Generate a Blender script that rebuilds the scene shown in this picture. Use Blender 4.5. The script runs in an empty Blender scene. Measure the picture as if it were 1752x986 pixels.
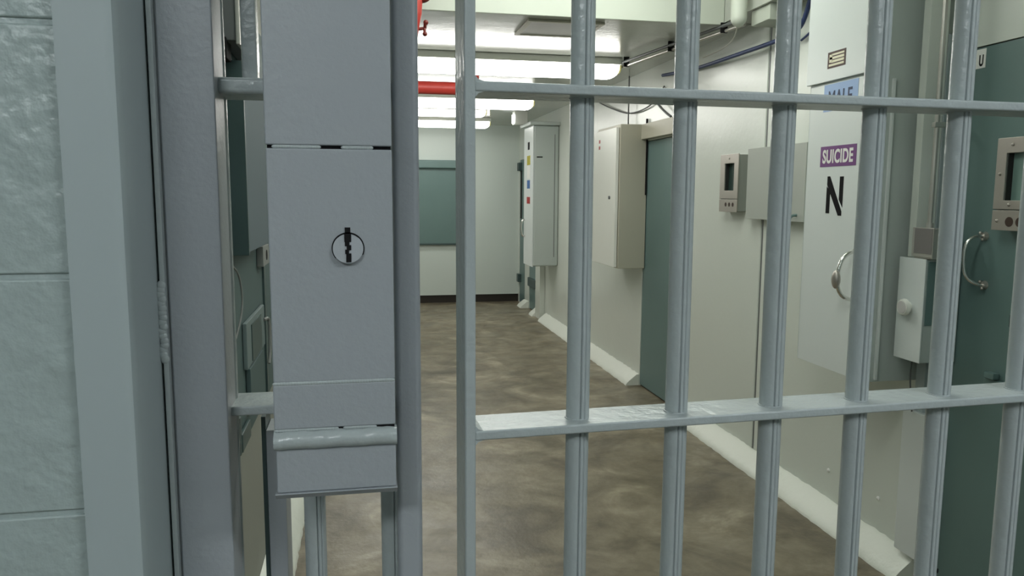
import bpy, bmesh, math, random
from mathutils import Vector, Matrix
random.seed(7)
S = bpy.context.scene
COL = S.collection

# ------------------------------------------------------------------ camera, world, exposure
F_PX = 1305.0
YAW, PITCH, ROLL = math.radians(10.94), math.radians(7.0), math.radians(-0.30)
def make_camera():
    cy, sy, cp, sp = math.cos(YAW), math.sin(YAW), math.cos(PITCH), math.sin(PITCH)
    fwd = Vector((sy*cp, cy*cp, -sp)); r = Vector((cy, -sy, 0)); d = fwd.cross(r)
    cr, sr = math.cos(ROLL), math.sin(ROLL)
    right = r*cr + d*sr; down = d*cr - r*sr
    m = Matrix((right, -down, -fwd)).transposed().to_4x4()
    m.translation = Vector((0, 0, 1.6))
    cam = bpy.data.cameras.new('camera'); o = bpy.data.objects.new('camera', cam); COL.objects.link(o)
    cam.sensor_width = 36; cam.lens = 36*F_PX/1752; cam.clip_start = 0.02
    o.matrix_world = m; S.camera = o
make_camera()
w = bpy.data.worlds.new('world'); S.world = w; w.use_nodes = True
w.node_tree.nodes['Background'].inputs[0].default_value = (0.03, 0.032, 0.033, 1)
w.node_tree.nodes['Background'].inputs[1].default_value = 1.0
S.view_settings.view_transform = 'Standard'; S.view_settings.look = 'None'
S.view_settings.gamma = 1; S.view_settings.use_curve_mapping = False
S.view_settings.exposure = 0.0
LENS_FAR = 8.5       # tubes down the corridor
LENS_MID = 12.5       # tube fitting before the drop in the ceiling, and the added one by the gate
LENS_ENTRY = 22.5     # tube fittings on the camera's side of the gate

# ------------------------------------------------------------------ materials
def srgb(r, g, b):
    f = lambda v: (v/255/12.92) if v/255 <= .04045 else ((v/255+.055)/1.055)**2.4
    return (f(r), f(g), f(b), 1)
def mat(name, col, rough=.5, metal=0., bump=None, col2=None, cscale=3., emit=None, coat=0., spec=.5, cdetail=4):
    m = bpy.data.materials.new(name); m.use_nodes = True
    nt = m.node_tree; b = nt.nodes['Principled BSDF']
    b.inputs['Base Color'].default_value = col; b.inputs['Roughness'].default_value = rough
    b.inputs['Metallic'].default_value = metal; b.inputs['Coat Weight'].default_value = coat
    b.inputs['Specular IOR Level'].default_value = spec
    tc = nt.nodes.new('ShaderNodeTexCoord')
    if col2:
        n = nt.nodes.new('ShaderNodeTexNoise'); n.inputs['Scale'].default_value = cscale; n.inputs['Detail'].default_value = cdetail
        nt.links.new(tc.outputs['Object'], n.inputs['Vector'])
        r = nt.nodes.new('ShaderNodeValToRGB'); r.color_ramp.elements[0].position = .35; r.color_ramp.elements[1].position = .65
        r.color_ramp.elements[0].color = col; r.color_ramp.elements[1].color = col2
        nt.links.new(n.outputs['Fac'], r.inputs['Fac']); nt.links.new(r.outputs['Color'], b.inputs['Base Color'])
    if bump:
        prev = None
        for sc, st in bump:
            n = nt.nodes.new('ShaderNodeTexNoise'); n.inputs['Scale'].default_value = sc; n.inputs['Detail'].default_value = 3
            nt.links.new(tc.outputs['Object'], n.inputs['Vector'])
            bp = nt.nodes.new('ShaderNodeBump'); bp.inputs['Strength'].default_value = 1; bp.inputs['Distance'].default_value = st
            nt.links.new(n.outputs['Fac'], bp.inputs['Height'])
            if prev: nt.links.new(prev.outputs['Normal'], bp.inputs['Normal'])
            prev = bp
        nt.links.new(prev.outputs['Normal'], b.inputs['Normal'])
    if emit:
        b.inputs['Emission Color'].default_value = emit[0]; b.inputs['Emission Strength'].default_value = emit[1]
    return m
GREY = (.405, .45, .455, 1)
M = {
 'bar_paint': mat('bar_paint', GREY, .26, bump=[(75, .0014), (9, .0008)]),
 'plate_paint': mat('plate_paint', (.35, .378, .405, 1), .40, bump=[(160, .0005), (25, .0006)]),
 'block_paint': mat('block_paint', (.38, .45, .445, 1), .34, bump=[(22, .006), (70, .0022)]),
 'jamb_paint': mat('jamb_paint', (.39, .45, .46, 1), .5, bump=[(40, .0003)]),
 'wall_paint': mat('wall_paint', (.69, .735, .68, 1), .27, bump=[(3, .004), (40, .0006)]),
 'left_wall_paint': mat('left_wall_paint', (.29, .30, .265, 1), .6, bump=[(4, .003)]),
 'far_wall_paint': mat('far_wall_paint', (.62, .69, .65, 1), .4, bump=[(5, .002)]),
 'ceiling_paint': mat('ceiling_paint', (.50, .52, .47, 1), .17, bump=[(6, .0015), (60, .0008)]),
 'bulkhead_paint': mat('bulkhead_paint', (.54, .58, .505, 1), .5, bump=[(5, .002)]),
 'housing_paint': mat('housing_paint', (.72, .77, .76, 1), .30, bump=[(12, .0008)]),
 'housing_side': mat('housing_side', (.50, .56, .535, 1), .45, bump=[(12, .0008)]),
 'curb_paint': mat('curb_paint', (.80, .83, .76, 1), .4, bump=[(20, .004), (90, .001)]),
 'teal': mat('teal', (.135, .215, .208, 1), .40, bump=[(30, .0004)], col2=(.147, .23, .222, 1), cscale=2),
 'teal_dark': mat('teal_dark', (.05, .085, .085, 1), .45),
 'beige_metal': mat('beige_metal', (.48, .47, .38, 1), .45),
 'steel': mat('steel', (.50, .47, .43, 1), .38, metal=.75, bump=[(120, .0002)]),
 'chrome': mat('chrome', (.75, .75, .72, 1), .18, metal=1.),
 'galvanised': mat('galvanised', (.55, .54, .5, 1), .35, metal=.6),
 'white_plastic': mat('white_plastic', (.80, .82, .76, 1), .35),
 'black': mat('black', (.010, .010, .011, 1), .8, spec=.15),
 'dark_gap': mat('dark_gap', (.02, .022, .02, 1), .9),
 'hole': mat('hole', (.05, .028, .02, 1), .6),
 'glass_dark': mat('glass_dark', (.045, .075, .068, 1), .12),
 'glass_teal': mat('glass_teal', (.20, .31, .28, 1), .12),
 'red_paint': mat('red_paint', (.42, .04, .03, 1), .42),
 'dark_red': mat('dark_red', (.16, .02, .012, 1), .4),
 'blue_cable': mat('blue_cable', (.03, .05, .14, 1), .5),
 'grey_cable': mat('grey_cable', (.12, .13, .13, 1), .5),
 'light_cable': mat('light_cable', (.5, .5, .45, 1), .5),
 'purple': mat('purple', (.16, .045, .20, 1), .45),
 'label_white': mat('label_white', (.85, .85, .82, 1), .5),
 'label_blue': mat('label_blue', (.33, .47, .74, 1), .45),
 'ink_blue': mat('ink_blue', (.03, .045, .10, 1), .5),
 'brown': mat('brown', (.07, .035, .028, 1), .5),
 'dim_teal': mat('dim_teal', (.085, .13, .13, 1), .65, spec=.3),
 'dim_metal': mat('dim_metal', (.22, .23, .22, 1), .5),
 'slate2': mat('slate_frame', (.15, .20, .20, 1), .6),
 'unit_side': mat('unit_side', (.27, .29, .26, 1), .5),
 'dark_base': mat('dark_base', (.022, .017, .013, 1), .6),
 'cream': mat('cream', (.82, .78, .60, 1), .5),
 'yellow': mat('yellow', (.45, .40, .02, 1), .5),
 'sticker_blue': mat('sticker_blue', (.05, .14, .38, 1), .5),
 'sticker_red': mat('sticker_red', (.38, .02, .02, 1), .5),
 'end_cap': mat('end_cap', (.62, .58, .25, 1), .4),
 'light_steel': mat('light_steel', (.58, .57, .56, 1), .5),
 'lit_panel': mat('lit_panel', (.8, .8, .8, 1), .5, emit=((1, 1, 1, 1), 4)),
 'lens_far': mat('lens_far', (.9, .9, .85, 1), .4, emit=((1.0, .99, .94, 1), LENS_FAR)),
 'lens_mid': mat('lens_mid', (.9, .9, .85, 1), .4, emit=((.97, 1.0, .93, 1), LENS_MID)),
 'lens_entry': mat('lens_entry', (.9, .9, .88, 1), .4, emit=((.93, .98, 1.0, 1), LENS_ENTRY)),
}
def floor_material():
    m = bpy.data.materials.new('concrete_floor'); m.use_nodes = True; nt = m.node_tree; b = nt.nodes['Principled BSDF']
    tc = nt.nodes.new('ShaderNodeTexCoord')
    def noise(sc, det, dist=0.):
        n = nt.nodes.new('ShaderNodeTexNoise'); n.inputs['Scale'].default_value = sc; n.inputs['Detail'].default_value = det
        n.inputs['Distortion'].default_value = dist; n.inputs['Roughness'].default_value = .6
        nt.links.new(tc.outputs['Object'], n.inputs['Vector']); return n
    def ramp(n, els):
        r = nt.nodes.new('ShaderNodeValToRGB'); cr = r.color_ramp
        while len(cr.elements) < len(els): cr.elements.new(.5)
        for e, (p, c) in zip(cr.elements, els): e.position = p; e.color = c
        nt.links.new(n.outputs['Fac'], r.inputs['Fac']); return r
    a = ramp(noise(2.2, 7, 1.2), [(.32, (.13, .108, .072, 1)), (.47, (.21, .18, .123, 1)), (.58, (.28, .242, .17, 1)), (.70, (.43, .38, .28, 1))])
    c = ramp(noise(9, 6, .6), [(.38, (.62, .60, .56, 1)), (.6, (1, 1, 1, 1))])
    mx = nt.nodes.new('ShaderNodeMixRGB'); mx.blend_type = 'MULTIPLY'; mx.inputs[0].default_value = .55
    nt.links.new(a.outputs[0], mx.inputs[1]); nt.links.new(c.outputs[0], mx.inputs[2])
    nt.links.new(mx.outputs[0], b.inputs['Base Color'])
    r = ramp(noise(3, 4), [(.35, (.28,)*3+(1,)), (.7, (.5,)*3+(1,))]); nt.links.new(r.outputs[0], b.inputs['Roughness'])
    bp = nt.nodes.new('ShaderNodeBump'); bp.inputs['Distance'].default_value = .002
    nt.links.new(noise(30, 4).outputs['Fac'], bp.inputs['Height']); nt.links.new(bp.outputs[0], b.inputs['Normal'])
    return m
M['floor'] = floor_material()

# ------------------------------------------------------------------ geometry helpers (all take world coordinates)
class MB:
    def __init__(s): s.bm = bmesh.new()
    def box(s, x0, x1, y0, y1, z0, z1, bev=0., seg=2):
        t = bmesh.new(); bmesh.ops.create_cube(t, size=1)
        for v in t.verts: v.co = Vector(((x0+x1)/2+v.co.x*abs(x1-x0), (y0+y1)/2+v.co.y*abs(y1-y0), (z0+z1)/2+v.co.z*abs(z1-z0)))
        if bev: bmesh.ops.bevel(t, geom=t.edges[:], offset=bev, segments=seg, profile=.5, affect='EDGES')
        s.join(t); return s
    def join(s, t, mtx=None):
        if mtx is not None: bmesh.ops.transform(t, matrix=mtx, verts=t.verts)
        me = bpy.data.meshes.new('tmp'); t.to_mesh(me); s.bm.from_mesh(me); bpy.data.meshes.remove(me); t.free()
    def cyl(s, p0, p1, r, r2=None, seg=24, bev=0.):
        p0, p1 = Vector(p0), Vector(p1); t = bmesh.new()
        bmesh.ops.create_cone(t, cap_ends=True, segments=seg, radius1=r, radius2=r if r2 is None else r2, depth=(p1-p0).length)
        if bev: bmesh.ops.bevel(t, geom=[e for e in t.edges if len(e.link_faces) == 2 and any(len(f.verts) > 4 for f in e.link_faces)], offset=bev, segments=2, profile=.5, affect='EDGES')
        q = (p1-p0).to_track_quat('Z', 'Y').to_matrix().to_4x4(); q.translation = (p0+p1)/2
        s.join(t, q); return s
    def ball(s, c, r, sc=(1, 1, 1)):
        t = bmesh.new(); bmesh.ops.create_uvsphere(t, u_segments=16, v_segments=10, radius=r)
        s.join(t, Matrix.Translation(Vector(c)) @ Matrix.Diagonal((*sc, 1))); return s
    def tube(s, pts, r, seg=10, smooth=6):
        P = [Vector(p) for p in pts]
        if smooth and len(P) > 2:
            Q = []
            for i in range(len(P)-1):
                a, b, c, d = P[max(i-1, 0)], P[i], P[i+1], P[min(i+2, len(P)-1)]
                for k in range(smooth):
                    u = k/smooth
                    Q.append(.5*((2*b)+(c-a)*u+(2*a-5*b+4*c-d)*u*u+(3*b-a-3*c+d)*u**3))
            Q.append(P[-1]); P = Q
        rings = []; nrm = None
        for i, p in enumerate(P):
            d = (P[min(i+1, len(P)-1)]-P[max(i-1, 0)]).normalized()
            if nrm is None: nrm = d.orthogonal().normalized()
            nrm = (nrm-d*nrm.dot(d)).normalized(); bn = d.cross(nrm)
            rings.append([s.bm.verts.new(p+(nrm*math.cos(a)+bn*math.sin(a))*r) for a in [2*math.pi*k/seg for k in range(seg)]])
        for A, B in zip(rings, rings[1:]):
            for k in range(seg): s.bm.faces.new((A[k], A[(k+1) % seg], B[(k+1) % seg], B[k]))
        s.bm.faces.new(rings[0][::-1]); s.bm.faces.new(rings[-1]); return s
    def prism(s, prof, fn0, fn1):
        a = [s.bm.verts.new(fn0(*p)) for p in prof]; b = [s.bm.verts.new(fn1(*p)) for p in prof]
        n = len(prof)
        for k in range(n): s.bm.faces.new((a[k], a[(k+1) % n], b[(k+1) % n], b[k]))
        s.bm.faces.new(a[::-1]); s.bm.faces.new(b); return s
MW = {}
def obj(name, mb, m, parent=None, smooth=True):
    bm = mb.bm; bmesh.ops.recalc_face_normals(bm, faces=bm.faces)
    if parent is not None: bmesh.ops.transform(bm, matrix=MW[parent.name].inverted(), verts=bm.verts)
    me = bpy.data.meshes.new(name)
    if smooth:
        for f in bm.faces: f.smooth = True
        for e in bm.edges:
            if len(e.link_faces) == 2 and e.calc_face_angle(0) > math.radians(38): e.smooth = False
    bm.to_mesh(me); bm.free()
    me.materials.append(M[m] if isinstance(m, str) else m)
    o = bpy.data.objects.new(name, me); COL.objects.link(o)
    wn = o.modifiers.new('weighted_normals', 'WEIGHTED_NORMAL'); wn.keep_sharp = True; wn.weight = 90
    if parent is not None: o.parent = parent; MW[o.name] = MW[parent.name]
    else: MW[o.name] = Matrix()
    return o
def tag(o, label=None, cat=None, group=None, kind=None):
    if label: o['label'] = label
    if cat: o['category'] = cat
    if group: o['group'] = group
    if kind: o['kind'] = kind
    return o
def thing(name, label, cat, loc, rz=0., group=None):
    o = bpy.data.objects.new(name, None); COL.objects.link(o); o.empty_display_size = .05
    o.location = loc; o.rotation_euler = (0, 0, rz)
    MW[o.name] = Matrix.Translation(Vector(loc)) @ Matrix.Rotation(rz, 4, 'Z')
    return tag(o, label, cat, group)
def single(name, mb, m, label, cat, group=None):
    return tag(obj(name, mb, m), label, cat, group)
def struct(name, mb, m, label=None, cat=None, parent=None):
    o = obj(name, mb, m, parent)
    if parent is None: tag(o, label, cat, None, 'structure')
    return o
def copy_thing(root, loc, label):
    r = root.copy(); COL.objects.link(r); r.location = loc; r['label'] = label
    for ch in list(root.children):
        c = ch.copy(); COL.objects.link(c); c.parent = r
        for g in list(ch.children):
            d = g.copy(); COL.objects.link(d); d.parent = c
    return r
def text(body, width, height, origin, ex, ey, depth=.0008, bold=.0):
    """lettering as thin raised mesh; origin = lower left corner, ex/ey = reading and up directions"""
    cu = bpy.data.curves.new('lettering', 'FONT'); cu.body = body; cu.size = 1; cu.offset = bold; cu.resolution_u = 6; cu.space_character = 1.0+bold*2.2
    t = bpy.data.objects.new('lettering', cu); COL.objects.link(t)
    dg = bpy.context.evaluated_depsgraph_get(); me = bpy.data.meshes.new_from_object(t.evaluated_get(dg))
    bpy.data.objects.remove(t); bpy.data.curves.remove(cu)
    mb = MB(); mb.bm.from_mesh(me); bpy.data.meshes.remove(me); bm = mb.bm
    xs = [v.co.x for v in bm.verts]; ys = [v.co.y for v in bm.verts]
    x0, x1, y0, y1 = min(xs), max(xs), min(ys), max(ys)
    ex, ey, o = Vector(ex), Vector(ey), Vector(origin); n = ex.cross(ey)
    g = bmesh.ops.extrude_face_region(bm, geom=bm.faces[:])
    up = {v for v in g['geom'] if isinstance(v, bmesh.types.BMVert)}
    for v in bm.verts:
        v.co = o + ex*((v.co.x-x0)/(x1-x0)*width) + ey*((v.co.y-y0)/(y1-y0)*height) + n*(depth if v in up else 0)
    return mb

# ------------------------------------------------------------------ the shell
XL, XR, YF, ZC, ZN = -.43, 2.26, 11.18, 2.60, 3.0
struct('floor', MB().box(-2.6, 3.0, -3.2, YF+.2, -.1, 0), 'floor', 'brown stained bare concrete floor', 'floor')
struct('ceiling', MB().box(XL-.1, XR+.14, 4.3, YF+.1, ZC, 3.1), 'ceiling_paint', 'low glossy grey-green painted ceiling of the far corridor', 'ceiling')
struct('ceiling_bulkhead', MB().box(XL+.0, 2.08, 4.285, 4.298, ZC-.012, ZN, .004), 'bulkhead_paint', 'pale green vertical drop where the corridor ceiling steps down', 'ceiling')
struct('ceiling_chase', MB().box(2.08, XR, .95, 4.284, ZC, ZN), 'ceiling_paint', 'boxed run under the near ceiling beside the right wall', 'ceiling')
struct('ceiling_near', MB().box(XL-.1, XR+.14, .86, 4.284, ZN, 3.1), 'wall_paint', 'higher ceiling just beyond the gate', 'ceiling')
struct('ceiling_entry', MB().box(-2.6, 3.0, -3.2, .86, 2.8, 2.9), 'wall_paint', 'ceiling on the near side of the gate', 'ceiling')
# right wall with its door openings
doorR = [(1.72, 2.645, 2.155), (5.2, 5.995, 2.035), (9.92, 10.42, 2.05), (10.72, 11.12, 2.10)]
mb = MB(); y = .8
for a, b, z in doorR:
    mb.box(XR, XR+.14, y, a, 0, 3.0); mb.box(XR, XR+.14, a, b, z, 3.0); y = b
mb.box(XR, XR+.14, y, YF+.1, 0, 3.0)
struct('wall_right', mb, 'wall_paint', 'pale semi-gloss right wall of the corridor', 'wall')
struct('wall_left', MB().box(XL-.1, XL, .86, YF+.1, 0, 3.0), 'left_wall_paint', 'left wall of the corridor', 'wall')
struct('wall_far', MB().box(XL, XR, YF, YF+.1, .115, ZC), 'far_wall_paint', 'pale grey-green wall closing the far end of the corridor', 'wall')
struct('baseboard_far', MB().box(XL, XR, YF+.02, YF+.1, 0, .115), 'dark_base', 'dark recessed base under the far wall', 'baseboard')
# entry room on the camera's side
struct('wall_rear', MB().box(-2.6, 3.0, -3.2, -3.1, 0, 2.8), 'jamb_paint', 'wall behind the viewer', 'wall')
struct('wall_entry_left', MB().box(-2.6, -2.5, -3.1, .72, 0, 2.8), 'jamb_paint', 'left wall on the near side of the gate', 'wall')
struct('wall_entry_right', MB().box(2.9, 3.0, -3.1, .86, 0, 2.8), 'jamb_paint', 'right wall on the near side of the gate', 'wall')
struct('wall_header', MB().box(-.243, 2.9, .74, .86, 2.22, 3.0), 'jamb_paint', 'painted wall above the gate', 'wall')
struct('wall_hinge', MB().box(1.16, 2.9, .74, .86, 0, 2.22), 'jamb_paint', 'wall on the hinge side of the gate', 'wall')
# painted concrete block wall, running bond with soft painted joints
mb = MB(); mb.box(-2.5, -.240, .7002, .86, 0, 2.8)
zj = [1.737-.2075*k for k in range(9)]; zj = sorted([z for z in zj if z > .02]+[1.737+.2075*k for k in range(1, 6)]); zz = [0]+zj+[2.8]
for i in range(len(zz)-1):
    off = 0 if i % 2 else .2
    x = -.2385
    first = .4-off
    while x > -2.5:
        x1 = max(x-first, -2.5); first = .4
        mb.box(x1+.003, x-.003 if x < -.25 else x, .698, .74, zz[i]+.0022, zz[i+1]-.0022, .0021, 3); x = x1
struct('wall_block', mb, 'block_paint', 'pale grey-green painted concrete block wall left of the gate', 'wall')
# steel jamb wrapped round the wall's end
prof = [(-.2395, .6955), (-.2425, .694), (-.2425, .6905), (-.205, .690), (-.199, .693), (-.1955, .701), (-.1955, .84), (-.21, .84), (-.21, .6985), (-.2395, .6985)]
mb = MB(); mb.prism([(x, y) for x, y in prof], lambda x, y: (x, y, 0), lambda x, y: (x, y, 2.22))
struct('trim_1', mb, 'jamb_paint', 'grey painted steel jamb wrapping the end of the block wall', 'trim')
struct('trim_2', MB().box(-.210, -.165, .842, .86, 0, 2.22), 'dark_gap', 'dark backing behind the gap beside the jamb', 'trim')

# sloped cement curbs
def curb(name, y0, y1, label, side=1):
    n = max(3, int((y1-y0)/.035)); mb = MB(); rows = []
    for i in range(n+1):
        yy = y0+(y1-y0)*i/n; j = random.uniform(-.004, .004); k = random.uniform(-.004, .004)
        e = .0 if side == 1 else 0
        if side == 1: pr = [(XR-.002, 0), (2.145+j, 0), (2.149+j, .016+k), (2.172+j, .040+k*.6), (2.236, .093+k*.5), (XR-.002, .098+k)]
        else: pr = [(XL+.002, 0), (XL+.115+j, 0), (XL+.11+j, .03+k), (XL+.07+j, .075+k), (XL+.03, .10+k), (XL+.002, .11)]
        rows.append([mb.bm.verts.new((x, yy, z)) for x, z in pr])
    for A, B in zip(rows, rows[1:]):
        for q in range(6): mb.bm.faces.new((A[q], A[(q+1) % 6], B[(q+1) % 6], B[q]))
    mb.bm.faces.new(rows[0]); mb.bm.faces.new(rows[-1][::-1])
    return struct(name, mb, 'curb_paint', label, 'baseboard')
curb('baseboard_right', 2.66, 5.19, 'rough white cement curb along the right wall between the near and middle teal doors')
curb('baseboard_right', 6.0, 9.35, 'white cement curb along the right wall beyond the middle teal door')
curb('baseboard_right', 9.72, 9.9, 'short white curb stub left of the far housing')
curb('baseboard_right', 10.45, 10.7, 'shortest white curb stub nearest the far wall')
curb('baseboard_left', 1.3, 11.1, 'white cement curb along the left wall', -1)

# ------------------------------------------------------------------ doors on the right wall
def teal_door(n, y0, y1, ztop, label):
    r = thing('door_%d' % n, label, 'door', (XR+.02, (y0+y1)/2, .0)); r['kind'] = 'structure'
    obj('door_leaf', MB().box(XR+.004, XR+.05, y0+.004, y1-.004, .012, ztop-.004, .002), 'teal', r)
    return r
d1 = teal_door(1, 1.72, 2.645, 2.155, 'large teal steel door at the right edge with viewing window and pull handle')
d2 = teal_door(2, 5.2, 5.995, 2.035, 'teal door in the middle of the right wall beside the beige wall cabinet')
d3 = teal_door(3, 9.92, 10.42, 2.05, 'narrow teal door beneath the far white housing')
d4 = teal_door(4, 10.72, 11.12, 2.10, 'last teal door on the right wall beside the far wall')
for k, z in enumerate((2.0, .37)):
    obj('hinge', MB().box(XR-.045, XR+.03, 11.0, 11.11, z-.06, z+.06, .006), 'teal_dark', d4)
obj('door_slot', MB().box(XR-.004, XR+.02, 10.98, 11.06, 1.25, 1.95), 'dark_gap', d4)
obj('crossbar', MB().box(XR-.03, XR+.03, 9.94, 10.40, .33, .45, .006), 'teal_dark', d3)
# near door fittings : window unit, handle, tray, letter tag
def window_unit(parent, X, y0, y1, z0, zm, z1, wy0, wy1, wz0, wz1, holes, hz, hr, screws, glass):
    """steel plate frame proud of the wall, window on top, speaking holes below; faces -X"""
    t = .006
    fr = MB()
    fr.box(X-t, X+.045, y0, y1, zm+.002, z1, .002)
    body = obj('window_frame', MB().box(X-t, X, y0, wy0, zm+.002, z1, .0015).box(X-t, X, wy1, y1, zm+.002, z1, .0015)
        .box(X-t, X, wy0-.002, wy1+.002, wz1, z1, .0015).box(X-t, X, wy0-.002, wy1+.002, zm+.002, wz0, .0015), 'steel', parent)
    fr.bm.free()
    obj('window_housing', MB().box(X, XR-.0005, y0+.006, y1-.012, z0+.006, zm).box(X, XR-.0005, y0+.006, wy0, zm, z1-.006)
        .box(X, XR-.0005, wy1, y1-.006, zm, z1-.006).box(X, XR-.0005, wy0, wy1, wz1, z1-.006).box(X, XR-.0005, wy0, wy1, zm, wz0), 'unit_side', parent)
    obj('window_pane', MB().box(X+.022, X+.028, wy0, wy1, wz0, wz1), glass, parent)
    obj('window_reveal', MB().box(X+.001, X+.022, wy1-.003, wy1+.0005, wz0, wz1), 'dark_gap', parent)
    pl = obj('speaker_plate', MB().box(X-t, X, y0, y1, z0, zm-.002, .0015), 'steel', parent)
    for y in holes:
        obj('speaking_hole', MB().cyl((X-t-.0008, y, hz), (X-t+.0005, y, hz), hr), 'hole', pl)
    for y, z in screws:
        obj('screw', MB().cyl((X-t-.003, y, z), (X-t, y, z), .006, seg=12).ball((X-t-.0025, y, z), .005, (.5, 1, 1)), 'steel', body)
window_unit(d1, 2.21, 2.09, 2.365, 1.483, 1.555, 1.805, 2.135, 2.322, 1.588, 1.752, (2.289, 2.245, 2.20, 2.155), 1.514, .017,
            [(2.30, 1.780), (2.345, 1.68), (2.296, 1.573), (2.343, 1.516), (2.16, 1.78), (2.16, 1.573)], 'glass_teal')
h = obj('pull_handle', MB().tube([(XR-.0, 2.452, 1.452), (2.235, 2.455, 1.456), (2.205, 2.462, 1.44), (2.192, 2.466, 1.40), (2.192, 2.462, 1.33), (2.205, 2.452, 1.295), (2.235, 2.44, 1.276), (XR, 2.435, 1.272)], .0065), 'chrome', d1)
for z, y in ((1.455, 2.452), (1.274, 2.437)):
    obj('handle_mount', MB().cyl((XR+.004, y, z), (XR-.010, y, z), .017, .012).ball((XR-.012, y+.006, z+.012), .006).ball((XR-.012, y-.006, z-.012), .006), 'steel', h)
obj('tray_hatch', MB().box(XR-.012, XR+.006, 2.0, 2.39, .885, .935, .003).box(XR-.028, XR, 2.33, 2.375, .938, .962, .004), 'teal', d1)
obj('door_catch', MB().box(XR-.018, XR+.006, 2.27, 2.295, 1.14, 1.185, .004), 'teal_dark', d1)
tg = obj('letter_tag', MB().box(XR+.0025, XR+.0045, 2.515, 2.56, 2.075, 2.145), 'label_white', d1)
obj('letter', text('U', .02, .042, (XR+.0025, 2.545, 2.082), (0, -1, 0), (0, 0, 1), bold=.03), 'black', tg)
# frames and casings round the near door
struct('trim_3', MB().box(2.215, XR-.001, 2.648, 2.70, .72, 2.22, .003), 'jamb_paint', 'white painted vertical frame strip at the left side of the large teal door', 'trim')
struct('trim_4', MB().box(2.20, XR-.001, 2.59, 2.742, .11, .725, .004), 'housing_paint', 'short pale casing block below the white lock box', 'trim')
# seams in the right wall
struct('trim_5', MB().box(XR-.006, XR-.001, 4.075, 4.12, .1, 2.55, .002).box(XR-.006, XR-.001, 3.985, 4.045, .1, 2.55, .002).box(XR-.002, XR-.0005, 4.045, 4.075, .1, 2.55), 'wall_paint', 'pair of thin pale joint strips on the right wall', 'trim')
struct('trim_6', MB().box(XR-.003, XR-.0008, 4.054, 4.068, .1, 2.55), 'grey_cable', 'dark line between the pale joint strips', 'trim')
struct('trim_7', MB().box(XR-.006, XR-.001, 3.16, 3.2, .1, .9, .002).box(XR-.008, XR-.001, 3.205, 3.225, .1, .9, .002), 'wall_paint', 'thin joint strip below the lettered housing', 'trim')
struct('trim_8', MB().box(2.205, XR-.001, 5.18, 6.0, 2.045, 2.165, .004), 'beige_metal', 'beige lintel box above the middle teal door', 'trim')
for y, z in ((3.311, .237), (2.933, .244)):
    single('bolt_head', MB().ball((XR-.002, y, z), .010, (.6, 1, 1)), 'label_white', 'small white painted bolt head low on the right wall, %s' % ('farther of the two' if y > 3 else 'nearer to the pale casing block'), 'bolt', 'bolt heads low on the right wall')

# ------------------------------------------------------------------ tall lettered housing
xf, ya, yb = 1.995, 2.735, 3.225
t = thing('door_operator_housing', 'tall white steel housing lettered MALE, SUICIDE and N, fixed to right wall', 'cabinet', (xf+.13, (ya+yb)/2, .84))
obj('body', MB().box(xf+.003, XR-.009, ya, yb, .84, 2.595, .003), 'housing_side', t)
obj('upper_cover', MB().box(xf-.012, xf+.003, ya-.004, yb+.012, 2.093, 2.595, .003), 'housing_paint', t)
obj('lower_cover', MB().box(xf-.003, xf+.003, ya-.004, yb-.015, .842, 2.083, .002), 'housing_paint', t)
obj('side_flange', MB().box(2.044, 2.056, ya-.012, ya, .85, 2.06, .002), 'housing_paint', t)
X0 = xf-.003
def sticker(parent, name, m, y0, y1, z0, z1, X=None):
    X = X0 if X is None else X
    return obj(name, MB().box(X-.0012, X+.0002, y0, y1, z0, z1), m, parent)
s = sticker(t, 'male_label', 'label_blue', 2.868, 3.105, 1.965, 2.080)
obj('lettering', text('MALE', .165, .066, (X0-.0013, 3.07, 1.985), (0, -1, 0), (0, 0, 1), bold=.012), 'ink_blue', s)
s = sticker(t, 'suicide_label', 'purple', 2.855, 3.108, 1.727, 1.815)
obj('lettering', text('SUICIDE', .215, .060, (X0-.0013, 3.090, 1.741), (0, -1, 0), (0, 0, 1), bold=.032), 'label_white', s)
mbn = MB()
def quadX(mb, pts, X, t=.0012):
    mb.prism([(y, z) for y, z in pts], lambda y, z: (X-t, y, z), lambda y, z: (X+.0002, y, z))
quadX(mbn, [(3.048, 1.525), (3.022, 1.525), (3.022, 1.618), (3.048, 1.642)], X0)
quadX(mbn, [(3.046, 1.685), (3.028, 1.685), (2.935, 1.535), (2.935, 1.517), (2.958, 1.517), (3.046, 1.648)], X0, .0014)
quadX(mbn, [(2.957, 1.683), (2.931, 1.683), (2.931, 1.552), (2.957, 1.585)], X0)
obj('letter', mbn, 'black', t)
s = sticker(t, 'notice_plate', 'brown', 2.952, 3.078, 2.146, 2.214, xf-.012)
mbs = MB()
for z0, z1, a, b in ((2.197, 2.205, 2.962, 3.05), (2.182, 2.192, 2.962, 3.068), (2.168, 2.178, 2.962, 3.05), (2.154, 2.163, 2.962, 3.068)):
    mbs.box(xf-.0138, xf-.0130, a, b, z0, z1)
mbs.box(xf-.0138, xf-.0130, 3.045, 3.065, 2.170, 2.203)
obj('printed_lines', mbs, 'cream', s)
hd = obj('grab_handle', MB().tube([(X0, 2.822, 1.372), (1.97, 2.822, 1.370), (1.935, 2.822, 1.345), (1.918, 2.822, 1.30), (1.914, 2.822, 1.262), (1.92, 2.822, 1.222), (1.94, 2.822, 1.19), (1.97, 2.822, 1.175), (X0, 2.822, 1.173)], .0085), 'chrome', t)
obj('grip_plate', MB().ball((1.908, 2.822, 1.258), .034, (.5, .6, 1.15)), 'steel', hd)
for z in (1.374, 1.172): obj('handle_mount', MB().cyl((X0+.001, 2.822, z), (X0-.008, 2.822, z), .014, .011), 'steel', hd)

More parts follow.
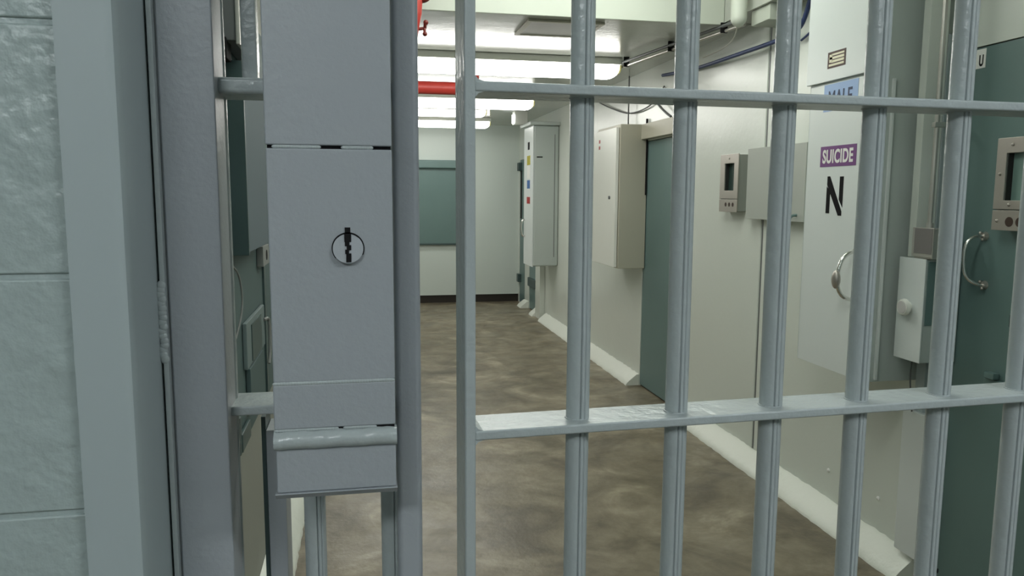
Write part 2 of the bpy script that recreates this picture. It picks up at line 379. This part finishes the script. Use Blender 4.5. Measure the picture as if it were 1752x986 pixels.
# lock box with knob, and metal junction box on top
t = thing('wall_lock_box', 'white box with round knob on right wall below the grey junction box', 'lock box', (2.18, 2.62, .957))
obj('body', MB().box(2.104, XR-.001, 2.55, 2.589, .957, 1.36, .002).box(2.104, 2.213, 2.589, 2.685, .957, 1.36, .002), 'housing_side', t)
obj('cover', MB().box(2.098, 2.104, 2.546, 2.692, .957, 1.362, .002), 'housing_paint', t)
obj('side_plate', MB().box(2.112, 2.25, 2.546, 2.55, 1.105, 1.352, .001), 'teal', t)
obj('knob', MB().cyl((2.098, 2.622, 1.168), (2.080, 2.622, 1.168), .020, seg=28).cyl((2.082, 2.622, 1.168), (2.066, 2.622, 1.168), .034, .030, 32, .003), 'white_plastic', t)
obj('knob_cap', MB().cyl((2.067, 2.622, 1.168), (2.0645, 2.622, 1.168), .025, .024, 28), 'light_steel', t)
t = thing('junction_box', 'small grey metal box with round black hole, on top of the knob lock box', 'junction box', (2.15, 2.56, 1.363))
obj('body', MB().box(2.102, 2.20, 2.52, 2.62, 1.363, 1.478, .002), 'galvanised', t)
obj('cover', MB().box(2.096, 2.102, 2.514, 2.626, 1.370, 1.482, .001), 'galvanised', t)
obj('cover_plate', MB().box(2.094, 2.0965, 2.518, 2.612, 1.383, 1.479, .001), mat('dull_zinc', (.19, .18, .175, 1), .5, bump=[(300, .0004)]), t)
obj('knockout', MB().cyl((2.148, 2.519, 1.425), (2.148, 2.5205, 1.425), .017), 'black', t)
single('conduit', MB().cyl((2.135, 2.585, 1.478), (2.135, 2.585, 2.6), .009, seg=16).cyl((2.135, 2.585, 1.478), (2.135, 2.585, 1.50), .013, seg=16).box(2.12, 2.215, 2.575, 2.595, 1.86, 1.88, .003), 'galvanised', 'thin metal conduit rising from the small grey junction box', 'conduit')
single('wire_trunking', MB().box(2.13, 2.214, 2.652, 2.69, 1.362, 2.599, .003), 'wall_paint', 'pale square trunking running up the wall just left of the thin metal conduit', 'trunking')
single('drop_wire', MB().tube([(2.16, 2.66, .957), (2.16, 2.662, .86), (2.18, 2.665, .728)], .003, smooth=4), 'grey_cable', 'thin dark wire hanging under the knob lock box', 'wire')

# ------------------------------------------------------------------ middle of the right wall
t = thing('intercom_window', 'small steel framed window unit with three speaking holes, in the middle of right wall', 'window unit', (XR-.03, 4.38, 1.50))
window_unit(t, 2.20, 4.262, 4.497, 1.50, 1.578, 1.85, 4.315, 4.437, 1.63, 1.795, (4.407, 4.361, 4.315), 1.545, .013, [(4.38, 1.825)], 'glass_dark')
t = thing('wall_panel_box', 'flat pale grey-green wall box beside the small steel window unit', 'wall box', (2.22, 3.8, 1.466))
obj('body', MB().box(2.206, XR-.007, 3.56, 4.14, 1.47, 1.865, .003), 'bulkhead_paint', t)
obj('cover', MB().box(2.20, 2.206, 3.555, 4.163, 1.466, 1.87, .002), mat('panel_grey', (.43, .46, .42, 1), .45), t)
obj('latch', MB().tube([(2.20, 3.62, 1.50), (2.17, 3.625, 1.49), (2.16, 3.64, 1.42)], .007, smooth=4), 'teal', t)
# beige electrical cabinet
t = thing('electrical_cabinet', 'large beige wall cabinet with white door, hung beside the middle teal door', 'cabinet', (2.13, 6.24, .998))
obj('body', MB().box(2.03, XR-.001, 5.944, 6.55, 1.0, 2.165, .004), 'beige_metal', t)
cd = obj('cabinet_door', MB().box(2.0, 2.026, 5.965, 6.565, 1.01, 2.14, .004), 'white_plastic', t)
obj('lock', MB().cyl((2.0, 6.10, 1.578), (1.99, 6.10, 1.578), .014), 'grey_cable', cd)
for z in (2.052, 2.0): obj('red_sticker', MB().box(1.999, 2.0005, 6.385, 6.425, z-.014, z+.014), 'sticker_red', cd)
obj('gap_shadow_strip', MB().cyl((2.25, 5.935, 1.60), (2.25, 5.935, 2.19), .006, seg=10).box(2.24, 2.256, 5.93, 5.943, 2.17, 2.21, .002), 'black', t)  # black strip stands in for the shadow gap at the cabinet's edge
single('conduit', MB().cyl((2.22, 6.31, 2.165), (2.22, 6.31, 2.598), .006, seg=12), 'grey_cable', 'thin grey conduit rising from top of beige cabinet to the ceiling', 'conduit')

# far housing with stickers
t = thing('door_operator_housing', 'far white housing with yellow, blue and red stickers on right wall', 'cabinet', (2.1, 9.05, .743))
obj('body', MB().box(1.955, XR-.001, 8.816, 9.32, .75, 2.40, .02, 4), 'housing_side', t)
obj('cover', MB().box(1.945, 1.957, 8.82, 9.32, .743, 2.40, .005), 'housing_paint', t)
obj('top_ledge', MB().box(1.90, XR-.001, 8.76, 9.34, 2.40, 2.44, .006), 'housing_side', t)
obj('side_door_seam', MB().box(2.205, 2.211, 8.813, 8.817, .86, 2.3), 'grey_cable', t)
obj('side_latch', MB().box(1.99, 2.06, 8.808, 8.817, 2.03, 2.042, .002), 'black', t)
for nm, m, z0, z1, dy in (('dark_label', 'black', 2.13, 2.22, .05), ('yellow_label', 'yellow', 1.95, 2.06, .09), ('white_label', 'label_white', 1.79, 1.94, .08), ('blue_label', 'sticker_blue', 1.67, 1.77, .08), ('red_label', 'sticker_red', 1.49, 1.57, .09)):
    obj(nm, MB().box(1.9435, 1.946, 9.05-dy, 9.05+dy, z0, z1), m, t)
obj('pull_handle', MB().tube([(1.945, 9.25, 1.29), (1.915, 9.25, 1.28), (1.90, 9.25, 1.22), (1.90, 9.25, 1.16), (1.915, 9.25, 1.10), (1.945, 9.25, 1.09)], .012), 'chrome', t)
single('emergency_sign', MB().box(1.80, 1.96, 9.2, 9.35, 2.44, 2.599, .006), 'white_plastic', 'small white ceiling box with a lit end, above the stickered far housing', 'sign box')
# (its lit end)
e = bpy.data.objects['emergency_sign']
obj('lit_end', MB().box(1.782, 1.80, 9.19, 9.30, 2.455, 2.56, .004), 'lit_panel', e)
# pipe post beside far housing
struct('trim_9', MB().box(2.19, XR-.001, 9.46, 9.72, 0.0, 2.3, .004), 'wall_paint', 'white post between the far housing and the narrow teal door', 'trim')

# teal roller shutter on the far wall
t = thing('roller_shutter', 'teal closed shutter window on the far wall seen between post and gate', 'shutter', (.9, YF-.02, .88))
obj('curtain', MB().box(.30, 1.44, YF-.03, YF-.001, .88, 1.97, .003), 'teal', t)
obj('roller_cover', MB().box(.28, 1.46, YF-.09, YF-.001, 1.965, 2.085, .02, 3), 'teal', t)
obj('bottom_rail', MB().box(.29, 1.45, YF-.05, YF-.001, .86, .885, .004), 'teal_dark', t)

# ------------------------------------------------------------------ ceiling fittings
def light_fixture(label, x0, x1, y, z, lens, group='tube light fittings', d=.25, hh=.05, lh=.115):
    t = thing('tube_light', label, 'ceiling light', ((x0+x1)/2, y+d/2, z), 0, group)
    obj('housing', MB().box(x0, x1, y, y+d, z-hh, z-.001, .004), 'white_plastic', t)
    pr = [(y+.008, z-hh), (y+.010, z-hh-lh*.55), (y+.035, z-hh-lh*.88), (y+.08, z-hh-lh), (y+d-.08, z-hh-lh), (y+d-.035, z-hh-lh*.88), (y+d-.010, z-hh-lh*.55), (y+d-.008, z-hh)]
    zt = z-hh; yc = y+d/2; mb = MB(); rings = []
    sc = [(x0+.015, .62), (x0+.022, .80), (x0+.04, .94), (x0+.07, 1), (x1-.07, 1), (x1-.04, .94), (x1-.022, .80), (x1-.015, .62)]
    for xx, k in sc: rings.append([mb.bm.verts.new((xx, yc+(a-yc)*(.7+.3*k), zt+(b-zt)*k)) for a, b in pr])
    for A_, B_ in zip(rings, rings[1:]):
        for k in range(len(pr)): mb.bm.faces.new((A_[k], A_[(k+1) % len(pr)], B_[(k+1) % len(pr)], B_[k]))
    mb.bm.faces.new(rings[0][::-1]); mb.bm.faces.new(rings[-1])
    obj('lens', mb, lens, t)
    for xx in (x0, x1-.0149):
        obj('end_cap', MB().prism([(yc+(a-yc)*.9, zt+(b-zt)*.66) for a, b in pr], lambda a, b: (xx, a, b), lambda a, b: (xx+.0149, a, b)), 'end_cap', t)
    return t
light_fixture('nearest and largest glowing tube light, above the red pipe', -.5, 1.88, 5.50, ZC, 'lens_far', lh=.085)
light_fixture('second glowing tube light, just below the red pipe in view', -.5, 1.73, 7.75, ZC, 'lens_far', lh=.082)
light_fixture('third glowing tube light, thinnest of the stacked strips', -.4, 1.40, 8.78, ZC, 'lens_far', lh=.066)
light_fixture('farthest glowing tube light, just in front of the far wall', -.4, 1.66, 10.1, ZC, 'lens_far', lh=.078)
light_fixture('tube light on the high ceiling close before the ceiling drop', .3, 1.8, 3.45, ZN, 'lens_mid', group='tube lights near the gate')
light_fixture('added unseen tube light just beyond the gate, brightening camera-facing sides', -.1, 1.1, 1.6, ZN, 'lens_mid', group='tube lights near the gate')  # unseen fitting added to brighten the sides that face the camera
light_fixture('tube light on the ceiling behind the viewer, left', -1.5, -.3, -1.5, 2.8, 'lens_entry', group='tube lights near the gate')
light_fixture('tube light on the ceiling behind the viewer, right', 1.0, 2.2, -.9, 2.8, 'lens_entry', group='tube lights near the gate')
t = thing('ceiling_hatch', 'flat grey framed hatch on the low ceiling before the nearest tube light', 'hatch', (1.15, 4.62, ZC))
obj('frame', MB().box(.94, 1.40, 4.42, 4.45, ZC-.014, ZC-.0005, .003)
    .box(.94, 1.40, 4.80, 4.83, ZC-.014, ZC-.0005, .003).box(.94, .97, 4.45, 4.80, ZC-.014, ZC-.0005, .003).box(1.37, 1.40, 4.45, 4.80, ZC-.014, ZC-.0005, .003), 'beige_metal', t)
obj('panel', MB().box(.97, 1.37, 4.45, 4.80, ZC-.010, ZC-.0005), 'light_steel', t)
# red sprinkler pipe and its valve
t = thing('sprinkler_pipe', 'red horizontal sprinkler pipe crossing below the nearest tube light', 'pipe', (.6, 6.2, 2.43))
obj('pipe', MB().cyl((-.42, 6.2, 2.435), (.80, 6.2, 2.435), .05, seg=28), 'red_paint', t)
obj('pipe_elbow', MB().tube([(.79, 6.2, 2.435), (.83, 6.2, 2.437), (.865, 6.2, 2.47), (.87, 6.2, 2.598)], .051, 20), 'red_paint', t)
t = thing('sprinkler_valve', 'dark red sprinkler valve hanging from the ceiling beside the post', 'valve', (.25, 4.0, 2.36))
obj('body', MB().cyl((.262, 4.0, 2.99), (.262, 4.0, 2.60), .032).cyl((.262, 4.0, 2.60), (.262, 4.0, 2.50), .048, .04).cyl((.262, 4.0, 2.50), (.262, 4.0, 2.35), .04, .012), 'red_paint', t)
obj('side_outlet', MB().tube([(.262, 4.0, 2.58), (.31, 4.0, 2.578), (.335, 4.0, 2.60), (.345, 4.0, 2.64)], .024, 16), 'dark_red', t)
obj('drain_cock', MB().cyl((.275, 4.0, 2.425), (.318, 4.0, 2.432), .008).cyl((.318, 3.985, 2.455), (.318, 4.0, 2.432), .008).ball((.322, 3.99, 2.458), .013).ball((.317, 3.99, 2.402), .012).cyl((.315, 3.995, 2.43), (.317, 3.99, 2.40), .007), 'dark_red', t)
# conduit along the ceiling with clamps
t = thing('ceiling_conduit', 'thin bright conduit running along the ceiling to the nearest tube light', 'conduit', (2.0, 5.0, 2.55))
A, B = Vector((2.115, 4.10, 2.555)), Vector((1.885, 5.62, 2.540))
obj('pipe', MB().cyl(A, B, .010, seg=16), 'galvanised', t)
obj('dark_line', MB().cyl(A+Vector((-.022, 0, .024)), B+Vector((-.022, 0, .024)), .010, seg=12), 'grey_cable', t)  # dark line just above the conduit, drawn as a thin rod
for k in (.12, .5, .9):
    c = A.lerp(B, k); obj('clamp', MB().box(c.x-.030, c.x+.012, c.y-.007, c.y+.007, c.z-.012, ZC-.0005, .003), 'black', t)
single('capsule_fitting', MB().cyl((2.0, 3.95, 2.55), (2.0, 3.95, 2.80), .043).ball((2.0, 3.95, 2.55), .043, (1, 1, 1.1)).cyl((2.0, 3.95, 2.80), (2.0, 3.95, ZN-.001), .02), 'bulkhead_paint', 'white capsule-shaped fitting hanging where the ceiling steps down', 'fitting')
t = thing('ceiling_junction_box', 'pale square box under the boxed ceiling run near the right wall', 'junction box', (2.16, 3.9, 2.52))
obj('body', MB().box(2.10, 2.25, 3.80, 4.0, 2.520, ZC-.0005, .004), 'bulkhead_paint', t)
obj('cover', MB().box(2.095, 2.255, 3.793, 3.80, 2.515, ZC-.0005, .002), 'bulkhead_paint', t)
single('cable_bundle', MB().tube([(2.235, 5.6, 2.50), (2.23, 5.1, 2.462), (2.21, 4.797, 2.444), (2.2, 4.43, 2.435), (2.2, 4.144, 2.431), (2.2, 3.904, 2.430), (2.2, 3.72, 2.442), (2.2, 3.645, 2.482), (2.2, 3.585, 2.59)], .012), 'blue_cable', 'dark blue cable bundle sagging along the top of the right wall', 'cable')
single('cable', MB().tube([(2.238, 3.72, 2.40), (2.238, 3.63, 2.43), (2.238, 3.57, 2.48), (2.238, 3.50, 2.58)], .006), 'blue_cable', 'single blue cable curving up beside the end of the dark blue bundle', 'cable')
single('cable', MB().tube([(2.245, 7.4, 2.56), (2.24, 7.2, 2.48), (2.24, 6.77, 2.372), (2.24, 6.37, 2.296), (2.24, 6.02, 2.29), (2.24, 5.76, 2.33), (2.25, 5.6, 2.42)], .006), 'grey_cable', 'grey cable sagging in a loop above the beige cabinet', 'cable')
single('cable', MB().tube([(2.225, 5.74, 2.35), (2.222, 5.66, 2.30), (2.22, 5.52, 2.23), (2.22, 5.38, 2.172)], .009), 'grey_cable', 'short grey cable curving down to the lintel box of the middle teal door', 'cable')
single('cable', MB().tube([(2.03, 4.02, 2.52), (2.12, 4.25, 2.50), (2.17, 4.5, 2.49), (2.205, 4.83, 2.50)], .004), 'light_cable', 'thin pale cable from the capsule fitting to the blue bundle', 'cable')

# ------------------------------------------------------------------ the barred gate, slightly ajar
g = math.radians(2.45)
gate = thing('barred_gate', 'grey painted steel gate of vertical round bars and flat crossbars, slightly ajar', 'gate', (.099, .765, 0), g)
GM = MW[gate.name]
def gobj(name, mb, m, parent=None):      # geometry given in the gate's own frame
    bmesh.ops.transform(mb.bm, matrix=GM, verts=mb.bm.verts); return obj(name, mb, m, parent or gate)
gobj('stile', MB().box(0, .0115, 0, .058, .03, 2.14, .0022, 3), 'bar_paint')
gobj('hinge_stile', MB().box(.955, .967, 0, .058, .03, 2.14, .0022, 3), 'bar_paint')
ZB = [.27, .63, .988, 1.3486, 1.7065, 2.09]
for z in ZB:
    c = MB().box(.0105, .956, 0, .060, z-.0052, z+.0052, .0022, 3)
    cb = gobj('crossbar', c, 'bar_paint')
    for yy, sg in ((.002, 1), ):
        pr = [(.0105, z-.0115), (.0105, z+.0115), (.0145, z+.0068), (.021, z+.0048), (.021, z-.0048), (.0145, z-.0068)]
        gobj('weld', MB().prism(pr, lambda a, b: (a, .0015, b), lambda a, b: (a, .0585, b)), 'bar_paint', cb)
def bar_profile(cx, cy, r, tw):
    pts = []
    n = 128
    for k in range(n):
        a = 2*math.pi*k/n; rr = r
        x = math.cos(a); y = math.sin(a)
        for ga, dep, wd in ((tw, .0026, 3.2), (tw+24, .0020, 3.0)):
            rr -= dep*math.exp(-((math.degrees(math.atan2(x, -y))-ga)/wd)**2)
        pts.append((cx+rr*x, cy+rr*y))
    return pts
def bar_mesh(cx, cy, r, z0, z1, tw=16):
    mb = MB(); zs = [z0+(z1-z0)*i/28 for i in range(29)]; rings = []
    ph = random.uniform(0, 6)
    for z in zs:
        j = .00035*math.sin(z*9+ph)
        rings.append([mb.bm.verts.new((x+j, y, z)) for x, y in bar_profile(cx, cy, r, tw)])
    n = len(rings[0])
    for A, B in zip(rings, rings[1:]):
        for k in range(n): mb.bm.faces.new((A[k], A[(k+1) % n], B[(k+1) % n], B[k]))
    mb.bm.faces.new(rings[0][::-1]); mb.bm.faces.new(rings[-1]); return mb
BX = [.1305, .2495, .371, .4885, .6075, .727, .846]
bars = []; TW = [-2, -10, -13, -15, -19, -22, -26]
for i, x in enumerate(BX):
    b = gobj('bar', bar_mesh(x+.0008, .027, .0128 if i < 2 else .0132, .035, 2.13, TW[i]), 'bar_paint'); bars.append(b)
    for z in ZB:    # weld collar where the bar passes through
        gobj('weld', MB().cyl((x, .027, z-.0064), (x, .027, z+.0064), .0138 if i > 1 else .0134, seg=24, bev=.0008), 'bar_paint', b)
def chip(parent, x, y, z, w_, h_):
    gobj('paint_chip', MB().ball((x, y, z), 1, (w_, .0007, h_)), 'black', parent)
chip(bars[2], .3775, .0142, 1.1135, .0012, .003); chip(bars[3], .496, .0145, 1.108, .0012, .0032); chip(bars[4], .6165, .0155, 1.123, .0012, .0035)

# ------------------------------------------------------------------ fixed gate frame at the left
fr = thing('gate_frame', 'grey steel frame left of gate: wide plate, round bars and post carrying the lock housing', 'gate frame', (-.06, .80, 0))
obj('edge_strip', MB().box(-.1932, -.1885, .773, .80, 0, 2.2, .001), 'bar_paint', fr)
obj('plate', MB().box(-.1868, -.1372, .780, .83, 0, 2.2, .0016, 3), 'plate_paint', fr)
obj('groove', MB().box(-.1886, -.1867, .7835, .81, 0, 2.2), 'plate_paint', fr)
for z0, z1 in ((1.44, 1.515), (1.115, 1.158)):
    mb = MB(); z = z0
    while z < z1:
        mb.ball((-.1925+random.uniform(-.001, .001), .774, z), .0042, (1, .6, 1.1)); z += .0045
    obj('weld_bead', mb, 'bar_paint', fr)
obj('bar', bar_mesh(-.1495, .838, .0133, 0, 2.18), 'bar_paint', fr)
obj('bar', bar_mesh(-.0605, .845, .0118, 0, 2.18), 'bar_paint', fr)
obj('bar', bar_mesh(.0245, .850, .0118, 0, 2.18), 'bar_paint', fr)
obj('bar', MB().box(-.121, -.1055, .842, .86, 1.714, 2.18, .002), 'bar_paint', fr)
obj('post', MB().box(.0292, .0557, .787, .815, 0, 2.2, .0065, 5), 'plate_paint', fr)
obj('crosspiece', MB().box(-.172, .03, .80, .86, 1.6965, 1.7125, .004, 3), 'bar_paint', fr)
obj('crosspiece', MB().box(-.172, .03, .80, .858, 1.3725, 1.3825, .002, 3), 'bar_paint', fr)
obj('lock_column', MB().box(-.1125, -.0925, .862, .91, 0, 1.337, .0015), 'plate_paint', fr)
obj('column_edge', MB().box(-.1175, -.1127, .865, .91, 0, 1.352, .0005), 'teal_dark', fr)

lk = thing('lock_housing', 'long grey steel lock housing with round keyhole cover, mounted beside the post', 'lock', (-.03, .755, 1.316))
LX0, LX1 = -.0845, .0255
obj('upper_cover', MB().box(LX0-.0005, LX1, .7105, .79, 1.6425, 2.15, .0015, 3), 'plate_paint', lk)
obj('lock_cover', MB().box(LX0, LX1, .709, .79, 1.4275, 1.6395, .0015, 3), 'plate_paint', lk)
obj('lower_cover', MB().box(LX0-.0005, LX1, .7085, .79, 1.3835, 1.4255, .0015, 3), 'plate_paint', lk)
obj('seam_filler', MB().box(LX0+.001, LX1-.001, .714, .78, 1.63, 1.65), 'black', lk)
obj('seam_filler', MB().box(LX0+.001, LX1-.001, .7105, .78, 1.37, 1.43), 'black', lk)
mb = MB(); x = LX0+.001
while x < LX1-.002:      # painted-over seam, broken by dark gaps
    if not (-.0395 < x < -.018 or .008 < x < .0225 or x < LX0+.006): mb.ball((x, .7115, 1.641), .0021, (1.4, .7, .8))
    x += .0023
obj('weld_bead', mb, 'bar_paint', lk)
for zc, amp in ((1.4265, .0014),):
    mb = MB(); x = LX0+.002
    while x < LX1-.002: mb.ball((x, .7092, zc), .0018, (1.6, .6, 1)); x += .0025
    obj('weld_bead', mb, 'bar_paint', lk)
mb = MB(); x = LX0+.002
while x < LX1-.002:
    if not (.0065 < x < .024 or -.029 < x < -.02): mb.ball((x, .7100, 1.3822), .0019, (1.6, .6, .8))
    x += .0025
obj('weld_bead', mb, 'bar_paint', lk)
n = 14
pr = [(.718, 1.3815)]+[(.714-.0115*math.sin(math.pi*k/n)**.8, 1.3725+.009*math.cos(math.pi*k/n)) for k in range(n+1)]+[(.718, 1.3635)]
mb = MB(); xs = [LX0-.001+(LX1+.002-LX0)*i/24 for i in range(25)]; rings = []
for x in xs:
    j = .0004*math.sin(x*170)+.0003*math.sin(x*410)
    rings.append([mb.bm.verts.new((x, yy-j if yy < .714 else yy, zz_+j)) for yy, zz_ in pr])
for A_, B_ in zip(rings, rings[1:]):
    for k in range(len(pr)): mb.bm.faces.new((A_[k], A_[(k+1) % len(pr)], B_[(k+1) % len(pr)], B_[k]))
mb.bm.faces.new(rings[0][::-1]); mb.bm.faces.new(rings[-1])
obj('hinge_roll', mb, 'bar_paint', lk)
obj('bottom_cover', MB().box(LX0+.0005, LX1, .7095, .79, 1.3225, 1.3645, .0012, 3), 'plate_paint', lk)
obj('bottom_flange', MB().prism([(.7078, 1.3222), (.7072, 1.3216), (.7125, 1.3160), (.79, 1.3160), (.79, 1.3222)], lambda a, b: (LX0-.0012, a, b), lambda a, b: (LX1+.001, a, b)), 'plate_paint', lk)
# keyhole cover : disc tilted forward at its foot, dark clearance ring behind
kc = Vector((-.0150, .709, 1.5505))
def arc_ring(r0, r1, a0, a1, y0, y1, n=40):
    mb = MB(); P = []
    for k in range(n+1):
        a = a0+(a1-a0)*k/n
        P.append([mb.bm.verts.new((kc.x+r*math.cos(a), y, kc.z+r*math.sin(a))) for r, y in ((r0, y0), (r1, y0), (r1, y1), (r0, y1))])
    for A_, B_ in zip(P, P[1:]):
        for k in range(4): mb.bm.faces.new((A_[k], A_[(k+1) % 4], B_[(k+1) % 4], B_[k]))
    mb.bm.faces.new(P[0][::-1]); mb.bm.faces.new(P[-1]); return mb
obj('clearance_ring', arc_ring(.0132, .0146, math.radians(-25), math.radians(218), .7082, .710), 'black', lk)
t_ = MB(); t_.cyl((0, 0, 0), (0, .0012, 0), .0136, seg=48, bev=.0004)
bmesh.ops.transform(t_.bm, matrix=Matrix.Translation(kc+Vector((0, -.0030, 0))) @ Matrix.Rotation(math.radians(-12), 4, 'X'), verts=t_.bm.verts)
kv = obj('keyhole_cover', t_, 'plate_paint', lk)
mbk = MB()
for x0, x1, z0, z1 in ((-.0032, .0028, .0060, .0135), (-.0028, .0012, .0022, .0065), (-.0012, .0028, -.0015, .0030), (-.0026, .0008, -.0050, -.0010), (-.0018, .0028, -.0125, -.0045)):
    mbk.box(kc.x+x0, kc.x+x1, -.0006, .0006, z0, z1)
bmesh.ops.transform(mbk.bm, matrix=Matrix.Translation(Vector((0, kc.y-.0033, kc.z))) @ Matrix.Rotation(math.radians(-12), 4, 'X'), verts=mbk.bm.verts)
obj('key_slot', mbk, 'black', kv)
obj('slot_top', MB().box(kc.x-.0027, kc.x+.0022, .7082, .7092, kc.z+.012, kc.z+.0190), 'black', lk)

# ------------------------------------------------------------------ left wall, glimpsed between plate and lock
t = thing('left_door_housing', 'tall teal steel housing on left wall, glimpsed between frame plate and lock', 'cabinet', (-.415, 2.9, .78))
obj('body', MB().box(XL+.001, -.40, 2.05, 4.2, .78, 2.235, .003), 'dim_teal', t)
obj('edge_trim', MB().box(-.402, -.392, 3.12, 3.16, .80, 2.2, .002), 'teal_dark', t)
t = thing('control_box', 'dark grey control box high on the teal housing of left wall', 'control box', (-.37, 2.7, 1.41))
obj('side_box', MB().box(-.399, -.352, 2.45, 2.95, 1.415, 1.985, .004), mat('slate', (.13, .165, .185, 1), .75, spec=.2), t)
obj('end_plate', MB().box(-.3985, -.347, 2.435, 2.45, 1.41, 1.99, .002), 'teal_dark', t)
t = thing('door_closer', 'dark metal closer hanging at top of gap beside frame plate', 'door closer', (-.37, 2.4, 2.02))
obj('body', MB().box(-.399, -.345, 2.35, 2.75, 2.03, 2.22, .006), 'grey_cable', t)
obj('edge_cap', MB().box(-.350, -.338, 2.345, 2.76, 2.02, 2.21, .003), 'galvanised', t)
obj('bracket', MB().box(-.398, -.375, 2.34, 2.42, 1.98, 2.04, .004), 'black', t)
t = thing('junction_box', 'tiny metal box with black hole on left wall, partly behind lock housing', 'junction box', (-.385, 3.1, 1.32))
obj('body', MB().box(-.399, -.375, 2.98, 3.16, 1.325, 1.40, .002), 'dim_metal', t)
obj('knockout', MB().cyl((-.3755, 3.08, 1.362), (-.374, 3.08, 1.362), .02), 'black', t)
single('cable', MB().tube([(-.385, 2.36, 1.385), (-.378, 2.42, 1.35), (-.375, 2.45, 1.28), (-.378, 2.43, 1.22), (-.39, 2.37, 1.15)], .003), 'dim_metal', 'pale curved cable beside the round bar in the left gap', 'cable')
t = thing('paddle_lock', 'framed lock with a dark rectangular slot on the left wall housing', 'lock', (-.38, 2.8, .93))
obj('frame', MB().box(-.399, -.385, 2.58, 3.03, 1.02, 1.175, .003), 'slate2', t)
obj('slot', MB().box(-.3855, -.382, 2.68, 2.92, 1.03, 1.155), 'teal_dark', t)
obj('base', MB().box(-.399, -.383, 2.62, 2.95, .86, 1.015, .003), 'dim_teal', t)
obj('lever', MB().tube([(-.383, 3.0, 1.12), (-.37, 3.04, 1.11), (-.368, 3.03, 1.0), (-.37, 3.0, .95)], .006), 'dim_metal', t)
single('hanging_latch', MB().box(-.398, -.388, 2.40, 2.43, .79, .91, .002).box(-.398, -.385, 2.425, 2.60, .79, .85, .004), 'teal_dark', 'dark latch hanging under the lower crosspiece in the left gap', 'latch')
